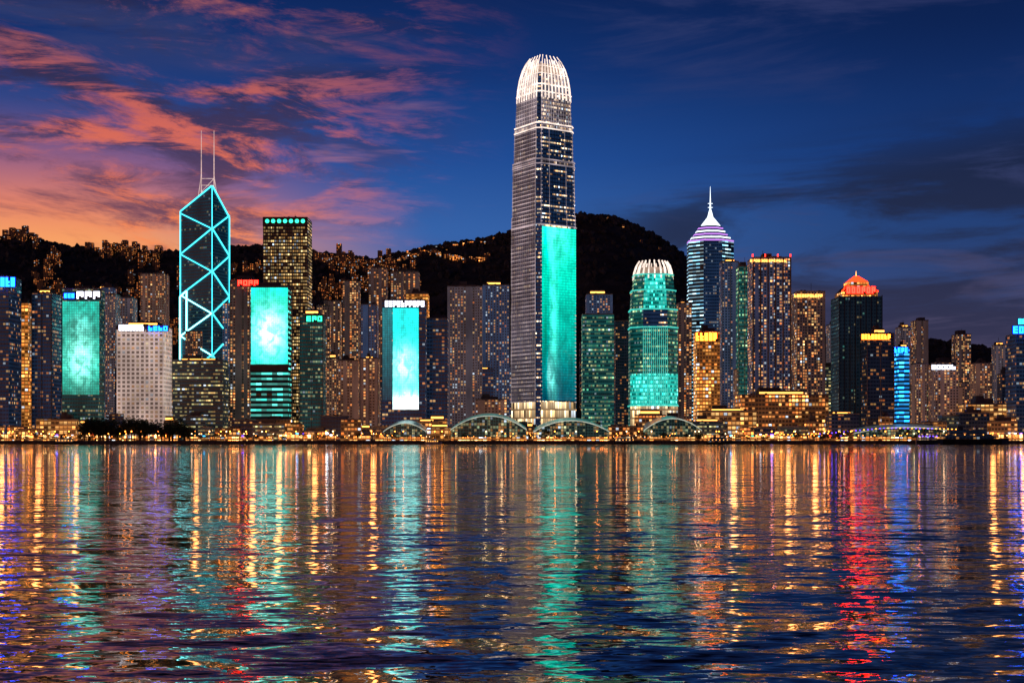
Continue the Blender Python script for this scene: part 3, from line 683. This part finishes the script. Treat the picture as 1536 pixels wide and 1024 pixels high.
def house(x,y,w,h,mat):
    z=hh(x,y)-3; b.prism(plan_rect(x-w/2,x+w/2,y-w/2,y+w/2),z,z+h+5,mat,'roof')
for k in range(46):
    px0=r_.choice([r_.uniform(0,560),r_.uniform(60,300),r_.uniform(440,600)]); y0=r_.uniform(2450,3150)
    for i in range(r_.randint(4,12)):
        px=px0+r_.gauss(0,16); y=y0+r_.gauss(0,25); house(X(px,y),y,r_.uniform(6,13),r_.choice([6,8,12,20,32]),'hillhouse')
for i in range(70):
    px=r_.choice([r_.uniform(0,60),r_.uniform(130,210),r_.uniform(150,330)]); house(X(px,3180),3180+r_.uniform(-30,30),r_.uniform(8,13),r_.uniform(8,30),'hillhouse')
for i in range(120):
    t_=r_.random(); px=598+t_*135; y=3090+math.sin(t_*6)*50; house(X(px,y),y,r_.uniform(4,9),r_.uniform(4,8),'villas' if r_.random()<.7 else 'hillhouse')
for i in range(22):
    px=600+r_.random()*150; y=3170; house(X(px,y),y,5,9,'villas')
for i in range(70):
    px=r_.uniform(470,570); y=3120; house(X(px,y),y,r_.uniform(6,12),r_.uniform(5,18),'hillhouse')
for px,y in((905,3185),(912,3185),(935,3150),(962,3100),(990,3080)): house(X(px,y),y,5,4,'villas')
b.obj('hillside_houses')

# ------------------------------------------------------------ trees, lamps
def tree_mesh(seed,h,r):
    rd=random.Random(seed); b=MB()
    b.beam((0,0,0),(.2,0,h*.45),.6,'bark',.35)
    cl=[]
    for i in range(6):
        a=i*1.05+rd.uniform(-.3,.3); q_=(math.cos(a)*r*rd.uniform(.45,.8),math.sin(a)*r*rd.uniform(.45,.8),h*rd.uniform(.5,.85))
        b.beam((.2,0,h*rd.uniform(.3,.45)),q_,.28,'bark',.08); cl.append(q_)
    cl.append((0,0,h*.88))
    for c_ in cl:
        for k in range(75):
            v=Vector((rd.gauss(0,1),rd.gauss(0,1),rd.gauss(0,.8))).normalized()*r*.48*rd.uniform(.5,1.05)
            p_=Vector(c_)+v; s1=rd.uniform(.3,.65); a_=Vector((rd.uniform(-1,1),rd.uniform(-1,1),rd.uniform(-1,1))).normalized(); b2=a_.cross(Vector((rd.uniform(-1,1),rd.uniform(-1,1),.3))).normalized()
            b.poly([p_-a_*s1,p_+b2*s1*.6,p_+a_*s1,p_-b2*s1*.6],'leaf')
    return b.obj('tree')
T0=[tree_mesh(i,random.uniform(9,13),random.uniform(4,5.5)) for i in range(4)]
used=set()
def put(proto,name,x,y,z,sc=1,rz=0):
    if proto.name not in used: used.add(proto.name); o=proto
    else: o=bpy.data.objects.new(name,proto.data); scene.collection.objects.link(o)
    o.location=(x,y,z); o.scale=(sc,)*3; o.rotation_euler=(0,0,rz); return o
rt=random.Random(21)
for i in range(100):
    px=rt.uniform(122,298) if i<52 else rt.uniform(-10,1545); D=rt.uniform(1303,1307) if i<52 else rt.uniform(1301,1306)
    sc=rt.uniform(1.0,1.75) if i<52 else rt.uniform(.45,.85)
    put(T0[i%4],'tree',X(px,D),D,GZ,sc,rt.uniform(0,6))
def lamp_mesh(mat):
    b=MB(); b.beam((0,0,0),(0,0,7.5),.22,'metal',.14); b.beam((0,0,7.4),(1.6,0,7.9),.14,'metal')
    for i in range(6):
        a0,a1=i*math.pi/3,(i+1)*math.pi/3
        P0=(1.6+.6*math.cos(a0),.6*math.sin(a0),7.6);P1=(1.6+.6*math.cos(a1),.6*math.sin(a1),7.6)
        b.poly([P0,P1,(1.6,0,8.2)],mat); b.poly([P1,P0,(1.6,0,7.0)],mat)
    return b.obj('street_lamp')
LA=[lamp_mesh('lampglow'),lamp_mesh('lampglow'),lamp_mesh('lampwhite')]
for i in range(360):
    px=-15+i*4.4+rt.uniform(-5,5); D=rt.choice([1294,1297,1300,1318,1329]); put(LA[rt.choice([0,0,1,2])],'street_lamp',X(px,D),D,GZ,rt.choice([.4,.55,.7,.9,1.2]),rt.uniform(0,6))
for i in range(40):
    px=rt.uniform(-10,1545); D=1322+rt.uniform(-3,3); x=X(px,D); w=rt.uniform(3,8); b=MB()
    b.box(x-w/2,x+w/2,D,D+4,GZ,GZ+3.2,'podium_gold' if i%3 else 'orange_lit','roof'); b.prism(plan_rect(x-w/2-.6,x+w/2+.6,D-1.2,D+4.4),GZ+3.22,GZ+4.4,'roof','roof',plan_rect(x-w/2+.8,x+w/2-.8,D+.8,D+3))
    for sx_ in(-1,1): b.beam((x+sx_*w/2,D-1,GZ),(x+sx_*w/2,D-1,GZ+3.2),.15,'metal')
    b.obj('promenade_kiosk')

# ------------------------------------------------------------ boats
def boat(px,D,Lm,H,hullm,cabm,name,lights='gold'):
    b=MB(); x=X(px,D); hl=Lm/2; bw=Lm*.13
    st=[(-hl,.85,.0),(-hl*.6,1,0),(hl*.3,1,0),(hl*.75,.6,.3),(hl,.04,.9)]
    for i in range(len(st)-1):
        (a,wa,ra),(c,wc,rc)=st[i],st[i+1]
        for s2 in(-1,1):
            pts=[(x+a,D+s2*bw*wa*.8,-.5),(x+c,D+s2*bw*wc*.6,-.5),(x+c,D+s2*bw*wc,H*.35+rc),(x+a,D+s2*bw*wa,H*.35+ra)]
            b.poly(pts if s2<0 else pts[::-1],hullm)
        b.poly([(x+a,D-bw*wa,H*.35+ra),(x+c,D-bw*wc,H*.35+rc),(x+c,D+bw*wc,H*.35+rc),(x+a,D+bw*wa,H*.35+ra)],'roof')
    b.poly([(x-hl,D-bw*.68,-.5),(x-hl,D-bw*.85,H*.35),(x-hl,D+bw*.85,H*.35),(x-hl,D+bw*.68,-.5)],hullm)
    z1=H*.35
    b.box(x-hl*.85,x+hl*.5,D-bw*.8,D+bw*.8,z1+.02,z1+H*.3,cabm,'roof'); b.box(x-hl*.92,x+hl*.56,D-bw*.9,D+bw*.9,z1+H*.3+.01,z1+H*.3+.3,'hull_white')
    b.box(x-hl*.7,x+hl*.3,D-bw*.6,D+bw*.6,z1+H*.3+.31,z1+H*.58,cabm,'roof'); b.box(x+hl*.02,x+hl*.26,D-bw*.4,D+bw*.4,z1+H*.58+.01,z1+H*.8,'ferrywin','roof')
    b.box(x-hl*.45,x-hl*.3,D-1,D+1,z1+H*.58+.01,z1+H*.85,hullm); b.beam((x+hl*.1,D,z1+H*.8),(x+hl*.1,D,z1+H*1.3),.25,'metal')
    for i in range(6): b.box(x-hl*.85+i*hl*.26,x-hl*.85+i*hl*.26+.7,D-bw*.93,D-bw*.91,z1+H*.3-.7,z1+H*.3,lights)
    return b.obj(name)
boat(1460,1235,64,14,'hull_dark','glass_dark','ferry_boat'); boat(1394,1225,24,12,'hull_dark','ferrywin','ferry_boat','violet')
boat(940,1262,24,7,'hull_dark','ferrywin','ferry_boat'); boat(100,1265,22,6,'hull_dark','ferrywin','ferry_boat'); boat(1080,1262,26,7,'hull_dark','glass_dark','ferry_boat'); boat(650,1268,16,5,'hull_white','ferrywin','ferry_boat')

# ------------------------------------------------------------ added point lights without fixtures, a warm fill on the lower facades
for i in range(26):
    px=-10+i*62+rt.uniform(-18,18); D=1332
    l=bpy.data.lights.new('facade_fill_light','POINT'); l.energy=1900; l.color=(1,.36,.10); l.shadow_soft_size=2.6
    o=bpy.data.objects.new('facade_fill_light',l); o.location=(X(px,D),D,GZ+10); scene.collection.objects.link(o)
sl=bpy.data.lights.new('sun','SUN'); sl.energy=.12; sl.angle=math.radians(8); sl.color=(1,.55,.35)
so=bpy.data.objects.new('sun',sl); so.rotation_euler=(math.radians(84),0,math.radians(-125)); scene.collection.objects.link(so)

# ------------------------------------------------------------ sky
w=bpy.data.worlds.new('World'); scene.world=w; w.use_nodes=True; t=NT(w.node_tree)
tc=t.n('ShaderNodeTexCoord'); d=t.sep(tc.outputs['Generated'])
az=t.m('ARCTAN2',d[0],d[1]); el=t.m('ARCSINE',d[2])
e2=t.m('MAXIMUM',el,0.0)
base=t.ramp(e2,[(0,L4(56,74,118)),(.10,L4(62,94,155)),(.15,L4(52,98,168)),(.20,L4(31,77,150)),(.26,L4(16,52,116)),(.32,L4(9,34,86)),(.42,L4(3,13,40)),(1,L4(2,7,24))])
east=t.ss(az,-.06,.34,0,1)
eastc=t.ramp(e2,[(0,L4(78,74,104)),(.08,L4(56,64,104)),(.14,L4(32,56,106)),(.20,L4(20,50,108)),(.28,L4(10,32,78)),(.42,L4(3,12,38)),(1,L4(2,7,24))])
c=t.mix(t.m('MULTIPLY',east,.85),base,eastc)
wa=t.ss(t.m('ADD',az,t.m('MULTIPLY',e2,.75)),.06,-.20,0,1); we=t.ss(e2,.27,.13,0,1)
warmc=t.ramp(e2,[(0,L4(250,150,80)),(.13,L4(255,170,98)),(.16,L4(246,138,88)),(.19,L4(194,106,104)),(.23,L4(100,76,118)),(1,L4(40,50,90))])
c=t.mix(t.m('MULTIPLY',t.m('MULTIPLY',wa,we),.95),c,warmc)
def cl(sx,sy,sz,scale,det,rough,dist,rot=0.0):
    v=t.comb(t.m('MULTIPLY',t.m('ADD',az,t.m('MULTIPLY',el,rot)),sx),t.m('MULTIPLY',el,sy),sz); return t.noise(v,scale,det,rough,dist)[0]
n1=cl(3.4,12,1.7,1.7,8,.66,.5,.9); m1_=t.ss(n1,.42,.60,0,1)
side=t.ss(t.m('ADD',az,t.m('MULTIPLY',e2,-.30)),-.06,-.27,0,1)
L1=t.m('MULTIPLY',side,m1_)
n2=cl(5,20,5.2,2.2,8,.68,.5,.9)
cwarm=t.ramp(e2,[(0,L4(250,120,62)),(.14,L4(252,138,82)),(.18,L4(238,118,80)),(.22,L4(214,104,86)),(.27,L4(168,88,92)),(.32,L4(172,98,98)),(.42,L4(20,20,40)),(1,L4(3,6,18))])
cdark=t.ramp(e2,[(0,L4(130,72,76)),(.15,L4(112,70,90)),(.20,L4(70,56,90)),(.26,L4(40,40,76)),(.32,L4(38,42,82)),(.42,L4(6,10,28)),(1,L4(2,5,16))])
ccl=t.mix(t.ss(n2,.44,.59,0,1),cdark,cwarm)
c=t.mix(t.m('MULTIPLY',L1,.93),c,ccl)
n4=cl(5,26,8.8,1.5,5,.55,.3,.3); c=t.mix(t.m('MULTIPLY',t.m('MULTIPLY',t.ss(n4,.56,.72),t.ss(t.m('ABSOLUTE',t.m('ADD',az,.13)),.16,.03)),t.m('MULTIPLY',t.ss(t.m('ABSOLUTE',t.m('SUBTRACT',e2,.2)),.08,.0),.7)),c,L4(170,112,135))
n3=cl(2.6,13,3.3,1.5,8,.62,.5,-.5); m3=t.ss(n3,.40,.56,0,1)
Rm=t.m('MULTIPLY',t.ss(az,.02,.12,0,1),t.ss(t.m('SUBTRACT',e2,t.m('MULTIPLY',az,.16)),.19,.13,0,1))
c=t.mix(t.m('MULTIPLY',t.m('MULTIPLY',Rm,m3),.88),c,t.ramp(e2,[(0,L4(70,62,86)),(.08,L4(48,48,74)),(.14,L4(34,40,66)),(.22,L4(24,34,62)),(1,L4(4,8,20))]))
n6=cl(4.5,26,12.3,1.5,8,.62,.6,-.5); c=t.mix(t.m('MULTIPLY',t.m('MULTIPLY',Rm,t.ss(n6,.50,.68)),.5),c,t.ramp(e2,[(0,L4(96,84,108)),(.12,L4(74,72,106)),(.2,L4(50,64,112)),(1,L4(6,10,22))]))
n5=cl(2.5,14,6.6,1.6,8,.62,.5,-.4); c=t.mix(t.m('MULTIPLY',t.m('MULTIPLY',t.ss(n5,.48,.68),t.ss(e2,.21,.29)),.5),c,t.ramp(e2,[(0,L4(60,64,108)),(.33,L4(58,66,112)),(.42,L4(5,12,34)),(1,L4(2,6,18))]))
bg=t.n('ShaderNodeBackground'); t.put(bg.inputs[0],c); bg.inputs[1].default_value=1.0
sk=t.n('ShaderNodeTexSky'); sk.sky_type='NISHITA'; sk.sun_disc=False; sk.sun_elevation=math.radians(-4); sk.sun_rotation=math.radians(-50)
bg2=t.n('ShaderNodeBackground'); t.put(bg2.inputs[0],sk.outputs[0]); bg2.inputs[1].default_value=.03
ad=t.n('ShaderNodeAddShader'); t.nt.links.new(bg.outputs[0],ad.inputs[0]); t.nt.links.new(bg2.outputs[0],ad.inputs[1])
o=t.n('ShaderNodeOutputWorld'); t.nt.links.new(ad.outputs[0],o.inputs[0])

# ------------------------------------------------------------ camera
cam=bpy.data.cameras.new('camera'); co=bpy.data.objects.new('camera',cam); scene.collection.objects.link(co)
co.location=(0,0,CH); co.rotation_euler=(math.radians(90),0,0); cam.sensor_width=36; cam.lens=36*F/1536
cam.shift_y=(HZ-512)/1536; cam.clip_start=.5; cam.clip_end=40000
scene.camera=co
scene.view_settings.view_transform='Standard'; scene.view_settings.look='None'; scene.view_settings.exposure=0
